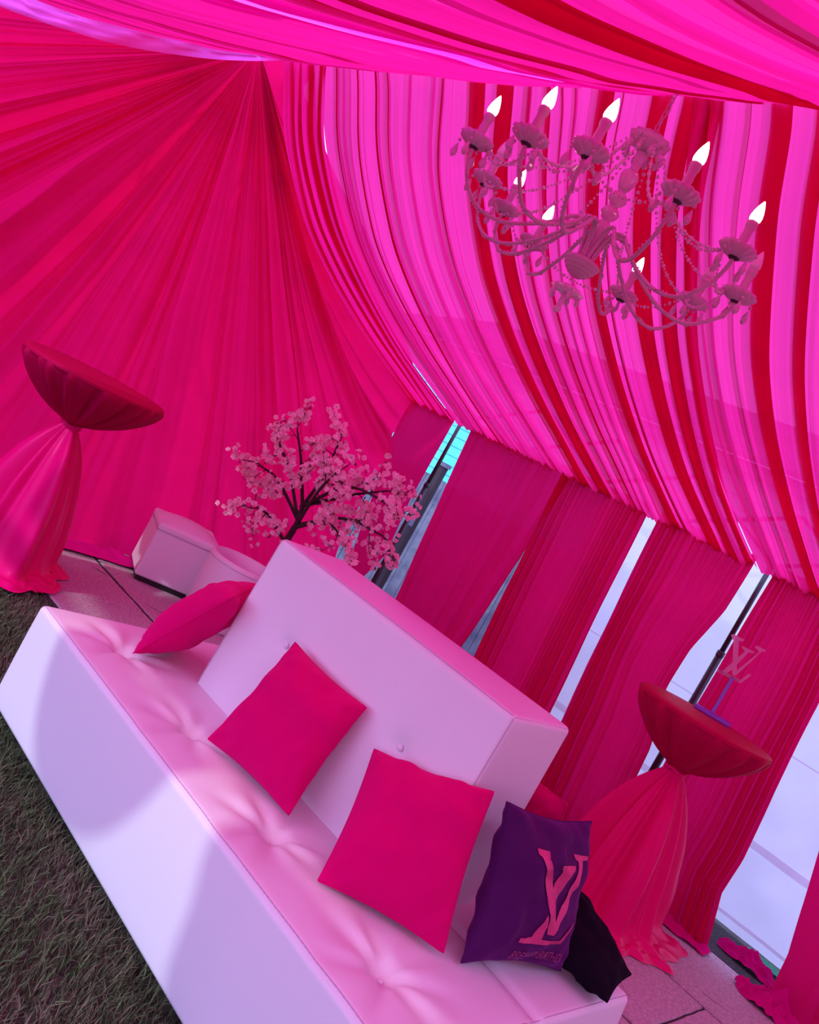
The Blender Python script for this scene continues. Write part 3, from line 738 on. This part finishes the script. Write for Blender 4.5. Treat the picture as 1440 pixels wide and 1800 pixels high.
for k_, pl in enumerate((LET_V, LET_L)):
    bm = poly_bm(pl, 3); mb = MB()
    mb.add([P4.pt(v.co.x, v.co.y, 1, 0.0036-0.0004*k_)-P4.o3 for v in bm.verts], [tuple(v.index for v in f.verts) for f in bm.faces] if not bm.verts.index_update() else [])
    bm.free(); tag(mb.build('printed_letter', M['glitter'], P4.root), 'pink glitter serif letter print')
V_, F_ = text_tris("BRE'S 10TH BIRTHDAY", 0.25)
mb = MB(); mb.add([P4.pt(lerp(.30, .87, x), lerp(.055, .075, x)+y*.075, 1, 0.0036)-P4.o3 for x, y in V_], F_)
tag(mb.build('printed_text', M['glitter_dim'], P4.root, smooth=False), 'small faded pink line of lettering')

# ------------------------------------------------------------------ ottomans
ang = math.atan2(0.362, 0.159)
ot = empty('cube_ottoman', (-4.63, 3.33, 0), ang-PI/2)
ot.rotation_euler = (0, 0, ang)
tag(ot, 'white cube ottoman with a domed padded top before the gable drape', 'ottoman')
hw = 0.205
def otd(p):
    if p.z > 0.36: p.z += 0.045*max(0, 1-(p.x/hw)**2)*max(0, 1-(p.y/hw)**2) + 0.0
    return p
rnd_box((-hw, -hw, 0.035), (hw, hw, 0.355), 0.015, 3, None, (6, 6, 4)).build('body', M['leather'], ot)
rnd_box((-hw-.002, -hw-.002, 0.345), (hw+.002, hw+.002, 0.395), 0.018, 3, otd, (16, 16, 1)).build('padded_top', M['leather'], ot)
m_ = MB(); m_.box((-hw+.02, -hw+.02, 0.0), (hw-.02, hw-.02, 0.036)); m_.build('plinth', M['black'], ot, smooth=False)
m_ = MB(); m_.tube([(-hw-.003, -hw-.003, .35), (hw+.003, -hw-.003, .35), (hw+.003, hw+.003, .35), (-hw-.003, hw+.003, .35), (-hw-.003, -hw-.003, .35)], .003, 5); m_.build('seam', M['stitch'], ot)

po = empty('round_ottoman', (-4.13, 3.47, 0)); tag(po, 'white round tub ottoman with an open hollow top beside the cube', 'ottoman')
R_ = 0.225
m_ = MB(); m_.lathe([(R_-.02, 0.0), (R_, 0.02), (R_, 0.2), (R_, 0.40), (R_-.004, .416), (R_-.014, .424), (R_-.03, .424), (R_-.038, .414), (R_-.04, 0.36), (R_-.045, .33), (0.02, .325)], 48)
m_.build('shell', M['leather'], po)
m_ = MB(); m_.tube([(math.cos(a)*(R_+.001), math.sin(a)*(R_+.001), .395) for a in np.linspace(0, 2*PI, 49)], .002, 5); m_.build('seam', M['stitch'], po)

# ------------------------------------------------------------------ cocktail tables with tied covers
def cocktail(x, y, R_, seed, label, ly, rho):
    t = empty('cocktail_table', (x, y, 0)); tag(t, label, 'table', 'cocktail tables in tied pink covers')
    nth = 200; r = random.Random(seed)
    ks = [(r.randint(9, 16), r.uniform(0, 6.3), 1.0), (r.randint(17, 26), r.uniform(0, 6.3), .7), (r.randint(28, 41), r.uniform(0, 6.3), .45)]
    def fo(a): return sum(w_*math.sin(k*a+p+1.3*math.sin(2*a+p)) for k, p, w_ in ks)
    # top disc + rolled rim
    m_ = MB(); m_.lathe([(0.004, 1.072), (R_*.6, 1.073), (R_-.012, 1.070), (R_-.002, 1.064), (R_, 1.055), (R_-.002, 1.046), (R_-.02, 1.040), (.01, 1.038)], 72); m_.build('tabletop', M['satin_shaded'], t)
    # bowl shaped cover below the top
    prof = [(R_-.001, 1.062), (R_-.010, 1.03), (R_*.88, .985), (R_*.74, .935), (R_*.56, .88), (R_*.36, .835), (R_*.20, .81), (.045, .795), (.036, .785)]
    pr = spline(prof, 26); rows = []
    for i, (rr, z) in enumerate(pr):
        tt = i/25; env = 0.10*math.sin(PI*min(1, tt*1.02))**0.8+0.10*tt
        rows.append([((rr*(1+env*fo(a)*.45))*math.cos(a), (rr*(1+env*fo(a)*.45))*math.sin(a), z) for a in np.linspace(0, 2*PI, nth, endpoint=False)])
    m_ = MB(); m_.grid(rows, close=True); m_.build('top_cover', M['satin_shaded'], t)
    # skirt
    prof = [(.036, .785), (.05, .76), (.085, .70), (.13, .60), (.175, .45), (.205, .30), (.225, .16), (.24, .07), (.27, .03), (.31, .016), (.335, .006)]
    pr = spline(prof, 60); rows = []
    ks2 = [(r.randint(3, 4), r.uniform(0, 6.3), 1.0), (r.randint(6, 9), r.uniform(0, 6.3), .75), (r.randint(12, 17), r.uniform(0, 6.3), .35)]
    def fo2(a, tw): return sum(w_*math.sin(k*a+p+tw) for k, p, w_ in ks2)
    for i, (rr, z) in enumerate(pr):
        tt = i/59; env = 0.16*math.sin(PI*min(1, tt*1.15+.08))+0.13
        row = []
        for a in np.linspace(0, 2*PI, nth, endpoint=False):
            q = rr*(1+env*fo2(a, tt*.8)*.8 + 0.07*tt*nz(math.cos(a)*3, math.sin(a)*3, z*6+seed)) * (1+rho*tt*tt*max(0, math.cos(a-ly)))
            zz = z + (0.05*abs(nz(math.cos(a)*5, math.sin(a)*5, seed+i*.12)) if tt > .72 else 0)*(1-abs(tt-.86)/.14)
            row.append((q*math.cos(a), q*math.sin(a), max(.003, zz)))
        rows.append(row)
    m_ = MB(); m_.grid(rows, close=True); m_.build('skirt', M['satin'], t)
    # tie band
    m_ = MB(); m_.tube([(.045*math.cos(a), .045*math.sin(a), .787+.006*math.sin(3*a)) for a in np.linspace(0, 2*PI, 25)], .011, 8, cap=False); m_.build('tie_band', M['satin'], t)
    m_ = MB(); m_.lathe([(.02, .01), (.02, 1.04)], 12); m_.build('pole', M['steel_black'], t)
    crumple((0.16*math.cos(ly), .16*math.sin(ly), 0.0), .23, .19, .05, seed*1.3, n=40, parent=t)
    return t
cocktail(-4.264, 2.134, 0.372, 8, 'cocktail table under a tied pink satin cover on the left by the lawn', math.radians(-10), .10)
cocktail(-1.521, 4.222, 0.336, 13, 'cocktail table under a tied pink satin cover holding the acrylic letter stand', math.radians(40), .35)
sx, sy = -1.60, 4.42; _n = Vector((sx, sy, 0)).normalized(); _r = Vector((_n.y, -_n.x, 0))
std = empty('letter_stand', (sx, sy, 1.0735)); tag(std, 'purple acrylic stand with frosted serif letters on the right cocktail table', 'table sign')
std.rotation_euler = (0, 0, math.atan2(_r.y, _r.x))
def slab(pl, th, name, m, z0=1.0735):
    mb = MB(); n = len(pl)
    bm = bmesh.new(); vs = [bm.verts.new((x, 0, z-z0)) for x, z in pl]; f = bm.faces.new(vs); f.normal_update()
    bmesh.ops.triangulate(bm, faces=[f]); bm.verts.index_update(); fs = [tuple(v.index for v in f.verts) for f in bm.faces]; bm.free()
    mb.add([(x, -th/2, z-z0) for x, z in pl]+[(x, th/2, z-z0) for x, z in pl], fs+[tuple(i+n for i in reversed(f)) for f in fs]+[(i, (i+1) % n, (i+1) % n+n, i+n) for i in range(n)])
    return mb.build(name, m, std, smooth=False)
slab([(-0.086,1.476),(-0.078,1.486),(-0.022,1.488),(-0.022,1.476),(-0.041,1.469),(-0.005,1.396),(0.008,1.440),(-0.015,1.446),(-0.014,1.456),(0.047,1.458),(0.047,1.449),(0.024,1.443),(0.008,1.361),(0.02,1.335),(0.067,1.472),(0.038,1.480),(0.039,1.491),(0.089,1.494),(0.089,1.484),(0.075,1.478),(0.027,1.309),(0.010,1.308),(-0.004,1.337),(-0.062,1.456),(-0.077,1.468)], .006, 'letter', M['acrylic'])
slab([(-0.016,1.362),(0.000,1.330),(-0.013,1.302),(0.057,1.304),(0.076,1.352),(0.088,1.350),(0.064,1.290),(-0.059,1.283),(-0.060,1.293),(-0.034,1.301)], .0065, 'letter', M['acrylic'])
mb = MB(); mb.add([(lerp(-.050, .056, x), -.0042, lerp(1.2865, 1.2915, x)-1.0735+y*.011) for x, y in text_tris("BRE'S 10TH BIRTHDAY")[0]], text_tris("BRE'S 10TH BIRTHDAY")[1])
mb.build('printed_text', M['ink'], std, smooth=False)
mb = MB(); mb.box((.012, -.004, .012), (.028, .004, .222)); mb.build('stem', M['purple_acrylic'], std, smooth=False)
mb = rnd_box((-.068, -.045, 0), (.118, .045, .020), .003, 2); mb.build('base', M['purple_acrylic'], std)
CX, CY, HZ = -1.690, 2.0, 2.218
ch = empty('chandelier', (CX, CY, HZ)); tag(ch, 'pale eleven-armed chandelier with candle bulbs, crystal cups and bead strands', 'chandelier')
def lat(name, prof, m, n=28, rip=0, amp=0, par=None, label=None):
    mb = MB(); mb.lathe(prof, n, rip=rip, amp=amp); o = mb.build(name, m, par or ch)
    if label: o['label'] = label
    return o
lat('base_dish', [(.004, -.044), (.016, -.043), (.022, -.039), (.0225, -.037), (.030, -.0355), (.033, -.031), (.0335, -.029), (.040, -.027), (.043, -.021), (.0435, -.019), (.049, -.016), (.051, -.009), (.0515, -.007), (.055, -.004), (.056, .003), (.052, .008), (.036, .011), (.012, .014)], M['chand'], 40)
lat('lower_cup', [(.004, -.070), (.022, -.074), (.042, -.082), (.047, -.090), (.040, -.096), (.024, -.099), (.006, -.098)], M['crystal'], 40, 10, .16)
lat('finial', [(.003, -.160), (.011, -.155), (.013, -.147), (.008, -.139), (.009, -.12), (.008, -.100), (.005, -.096)], M['crystal'], 14)
col = [(.016, .014), (.020, .030), (.013, .045), (.012, .060), (.022, .095), (.026, .12), (.018, .135), (.012, .140), (.020, .150), (.027, .165), (.020, .180), (.011, .186), (.020, .196), (.028, .212), (.020, .228), (.011, .234), (.017, .245), (.024, .265), (.027, .285), (.020, .300), (.013, .305), (.014, .33), (.018, .355), (.014, .362)]
lat('column', spline(col, 90), M['crystal'], 26, 8, .05)
lat('top_bowl', [(.010, .360), (.026, .366), (.046, .378), (.058, .392), (.063, .404), (.060, .406), (.052, .398), (.030, .384), (.008, .378)], M['crystal'], 44, 11, .06)
lat('loop_cap', [(.006, .378), (.010, .39), (.006, .41), (.003, .42)], M['chand'], 12)
# chain: alternate links
nl = 9
for k in range(nl):
    mb = MB(); zc = .425+.0205*k
    pts = []
    for a in np.linspace(0, 2*PI, 15):
        u_, v_ = .0065*math.cos(a), .0135*math.sin(a)
        pts.append((u_ if k % 2 else 0, 0 if k % 2 else u_, zc+v_))
    mb.tube(pts, .0018, 5, cap=False); mb.build('chain_link', M['chand'], ch)
mb = MB(); mb.tube([(.006+.004*math.sin(z*90), .004*math.cos(z*90), z) for z in np.linspace(.40, .60, 30)], .0016, 5); mb.build('cable', M['chand'], ch)
ARMS = [(-128, .117), (-88, .100), (-65, .109), (-33, .120), (0, .117), (36, .102), (73, .109), (107, .068), (154, .078), (175, .107), (-167, .127)]
LIT = [1, 1, 1, 1, 1, 0, 0, 1, 1, 1, 0]
def bead_chain(name, p, q, sag, par, big=True):
    p = Vector(p); q = Vector(q); L_ = (q-p).length*1.08; n = max(4, int(L_/.0135)); mb = MB()
    for k in range(n+1):
        t = k/n; c = p.lerp(q, t); c.z -= 4*sag*t*(1-t)
        mb.blob(c, .0042 if (k % 3) else .0066, 6, 4)
    return tag(mb.build(name, M['crystal'], par), kind='stuff')
cup_tip = []
for i, (az, zc) in enumerate(ARMS):
    a = math.radians(az); ca, sa = math.cos(a), math.sin(a)
    def R2(r, z, s=0.0): return (r*ca - s*sa, r*sa + s*ca, z)
    ctrl = [(.022, .012), (.030, .060), (.050, .105), (.085, .108), (.125, .070), (.19, .020), (.27, -.018), (.345, -.020), (.405, .022), (.435, zc-.035), (.44, zc+.004)]
    sp_ = spline(ctrl, 44); wob = .012*math.sin(i*2.3)
    pts = [R2(r, z, wob*math.sin(PI*k/43)) for k, (r, z) in enumerate(sp_)]
    mb = MB(); mb.tube(pts, .0056, 8); arm = mb.build('arm', M['chand'], ch)
    # bead string wound along the arm
    mb = MB()
    dense = spline(ctrl, 78)
    for k, (r, z) in enumerate(dense[4:-6]):
        th = k*.55; mb.blob(R2(r, z+.0072*math.cos(th), wob*math.sin(PI*k/70)+.0072*math.sin(th)), .0034, 5, 3)
    tag(mb.build('bead_string', M['crystal'], arm), kind='stuff')
    cx0, cy0 = R2(.44, zc)[0], R2(.44, zc)[1]
    mb = MB(); mb.lathe([(.005, -.002), (.016, .000), (.030, .006), (.043, .014), (.050, .023), (.047, .030), (.042, .033), (.036, .030), (.026, .020), (.010, .014)], 48, (cx0, cy0, zc), rip=12, amp=.09); mb.build('crystal_cup', M['crystal'], arm)
    mb = MB(); mb.lathe([(.004, -.006), (.013, -.004), (.017, .001), (.013, .006), (.004, .008)], 14, (cx0, cy0, zc)); mb.build('cup_ring', M['steel_black'], arm)
    mb = MB(); mb.lathe([(.010, .012), (.0125, .02), (.0120, .045), (.0128, .060), (.0118, .072), (.0125, .082), (.0150, .088), (.0155, .100), (.013, .104)], 16, (cx0, cy0, zc), rip=5, amp=.04); mb.build('candle_sleeve', M['chand'], arm)
    mb = MB(); mb.lathe([(.0120, .103), (.0158, .110), (.0162, .118), (.0135, .132), (.0085, .147), (.0040, .157), (.0012, .162)], 16, (cx0, cy0, zc)); bl = mb.build('bulb', M['bulb'] if LIT[i] else M['bulb_off'], arm)
    cup_tip.append((cx0, cy0, zc+.012, ca, sa))
    # hanging crystal drops
    for k in range(4):
        th = k*PI/2+.5+i; dx, dy = .047*math.cos(th), .047*math.sin(th)
        mb = MB()
        mb.blob((cx0+dx, cy0+dy, zc+.004), .0055, 6, 4)
        mb.lathe([(.001, -.048), (.0085, -.040), (.0105, -.030), (.0065, -.018), (.0015, -.006)], 6, (cx0+dx, cy0+dy, zc)); mb.build('crystal_drop', M['crystal'], arm, smooth=False)
order = sorted(range(11), key=lambda k: ARMS[k][0])
for q_, k in enumerate(order):
    a_ = cup_tip[k]; b_ = cup_tip[order[(q_+1) % 11]]
    bead_chain('bead_strand', (a_[0]-.04*a_[3], a_[1]-.04*a_[4], a_[2]), (b_[0]-.04*b_[3], b_[1]-.04*b_[4], b_[2]), .045, ch)
    bead_chain('bead_strand', (.055*a_[3], .055*a_[4], .388), (a_[0]-.045*a_[3], a_[1]-.045*a_[4], a_[2]), .075, ch)
for k in range(10):
    a = k*2*PI/10; 
    mb = MB(); mb.lathe([(.001, -.040), (.008, -.032), (.009, -.024), (.005, -.012), (.0015, -.002)], 6, (.058*math.cos(a), .058*math.sin(a), .380)); mb.build('crystal_drop', M['crystal'], ch, smooth=False)
    if k % 2: 
        mb = MB(); mb.lathe([(.001, -.030), (.007, -.024), (.008, -.016), (.004, -.006), (.0015, 0)], 6, (.044*math.cos(a), .044*math.sin(a), -.092)); mb.build('crystal_drop', M['crystal'], ch, smooth=False)
TX, TY = -4.50, 4.02
tree = empty('blossom_tree', (TX, TY, 0)); tag(tree, 'small artificial tree with pink blossoms in a black pot behind the sofa', 'tree')
mb = MB(); mb.lathe([(.10, 0), (.125, .14), (.14, .235), (.148, .24), (.146, .262), (.13, .262), (.12, .235), (.01, .23)], 32); mb.build('pot', M['black'], tree)
rt = random.Random(77)
tips = []
trunk_c = [(0, 0, .22), (.01, -.01, .40), (.03, -.04, .58), (.06, -.06, .72), (.07, -.10, .84)]
mb = MB(); sp_ = spline(trunk_c, 30); mb.tube([tuple(p+np.array([.008*nz(k*.6, 1), .008*nz(k*.6, 5), 0])) for k, p in enumerate(sp_)], [lerp(.030, .017, k/29)*(1+.18*nz(k*.9, 3)) for k in range(30)], 10); mb.build('trunk', M['bark'], tree)
# limbs reach left, up and far to the right, as the tree in the tent does
LIMBS = [((.06, -.07, .74), (-.10, -.20, 1.00), (-.20, -.30, 1.12)), ((.07, -.10, .84), (-.02, -.22, 1.10), (-.06, -.34, 1.27)), ((.07, -.10, .84), (.18, -.16, 1.10), (.20, -.20, 1.33)),
         ((.07, -.10, .84), (.36, -.06, 1.06), (.62, -.02, 1.22)), ((.05, -.05, .70), (.40, -.02, .92), (.74, .02, .96)), ((.05, -.05, .68), (.34, -.10, .84), (.62, -.14, .82)),
         ((.06, -.07, .74), (-.22, -.16, .90), (-.30, -.28, .93)), ((.07, -.10, .84), (.42, -.14, 1.12), (.80, -.10, 1.16)), ((.03, -.04, .55), (-.10, -.16, .66), (-.14, -.26, .68)),
         ((.05, -.05, .70), (.25, -.2, 1.0), (.38, -.26, 1.16))]
def twig(p, d, L_, r, depth):
    p = Vector(p); pts = [p.copy()]; d = Vector(d).normalized()
    for k in range(5):
        d = (d + Vector((rt.gauss(0, .22), rt.gauss(0, .18), rt.gauss(-.04, .2)))).normalized(); p = p + d*L_/5; p.x = max(p.x, -4.85-TX); pts.append(p.copy())
        if k >= 1: tips.append((p.copy(), d.copy()))
    BR.tube(pts, [r*(1-.13*k) for k in range(6)], 5)
    if depth > 0:
        for q in pts[2:]:
            if rt.random() < .75:
                twig(q, d + Vector((rt.gauss(0, .8), rt.gauss(0, .55), rt.gauss(.05, .7))), L_*.62, r*.6, depth-1)
for lb in LIMBS:
    mb = MB(); pts = spline(lb, 12); mb.tube([tuple(p) for p in pts], [lerp(.014, .006, k/11) for k in range(12)], 7); o = mb.build('branch', M['bark'], tree)
    BR = MB()
    for k in range(3, 12, 2):
        d = Vector(pts[min(11, k+1)]-pts[k-1]); twig(Vector(pts[k]), d.normalized()+Vector((rt.gauss(0, .7), rt.gauss(0, .5), rt.gauss(0, .7))), .15, .004, 1)
    twig(Vector(pts[-1]), Vector(pts[-1]-pts[-3]), .16, .005, 1)
    tag(BR.build('twigs', M['bark'], o), kind='stuff')
def petal_mesh(seed):
    mb = MB(); r = random.Random(seed)
    for ring, (n_, R_, tl) in enumerate(((5, .0175, .35), (5, .0115, .95))):
        for k in range(n_):
            a = k*2*PI/n_+ring*.6+r.uniform(-.1, .1); ca, sa = math.cos(a), math.sin(a)
            def q(u_, v_): # along, across
                x, y, z = u_*R_*math.cos(tl), v_*R_, u_*u_*R_*math.sin(tl)*1.2+.001
                return (x*ca-y*sa, x*sa+y*ca, z)
            mb.add([q(.1, 0), q(.55, -.48), q(1.0, -.30), q(1.04, .05), q(1.0, .33), q(.55, .48), q(.6, 0)], [(0, 1, 6), (1, 2, 6), (2, 3, 6), (3, 4, 6), (4, 5, 6), (5, 0, 6)])
    return mb.mesh('blossom', M['petal'], False)
PM = [petal_mesh(k) for k in range(4)]
cen = MB(); cen.blob((0, 0, .004), .0028, 5, 3); CM = cen.mesh('stamens', M['stamen'])
rt.shuffle(tips); nb = 0; LV = MB(); EX = MB()
for (p, d) in tips:
    for _ in range(4):
        off = Vector((rt.gauss(0, .024), rt.gauss(0, .024), rt.gauss(0, .022))); pos = p+off
        up = (Vector((-TX, -TY, .3)).normalized()*.8 + Vector((rt.gauss(0, .6), rt.gauss(0, .6), rt.gauss(0.1, .6)))).normalized()
        q = up.to_track_quat('Z', 'Y')
        if nb < 290:
            o = bpy.data.objects.new('blossom', PM[nb % 4]); COL.objects.link(o); o.parent = tree; o.location = pos
            o.rotation_euler = q.to_euler(); s_ = rt.uniform(1.0, 1.6); o.scale = (s_, s_, s_)
            c = bpy.data.objects.new('stamens', CM); COL.objects.link(c); c.parent = o
        elif nb < 1500:
            me = PM[nb % 4]; Mx = Matrix.Translation(pos) @ q.to_matrix().to_4x4() @ Matrix.Scale(rt.uniform(.8, 1.25), 4)
            EX.add([Mx @ v.co for v in me.vertices], [tuple(f.vertices) for f in me.polygons])
        nb += 1
    if rt.random() < .3:
        a = Vector((rt.gauss(0, 1), rt.gauss(0, 1), rt.gauss(0, 1))).normalized(); b = a.orthogonal().normalized(); L_ = rt.uniform(.018, .032); p2 = p+a*.008
        LV.add([p2, p2+a*L_*.5+b*L_*.25, p2+a*L_, p2+a*L_*.5-b*L_*.25], [(0, 1, 2, 3)])
tag(EX.build('small_blossoms', M['petal'], tree, smooth=False), kind='stuff')
tag(LV.build('leaves', M['leafm'], tree, smooth=False), kind='stuff')
print('blossoms', nb)
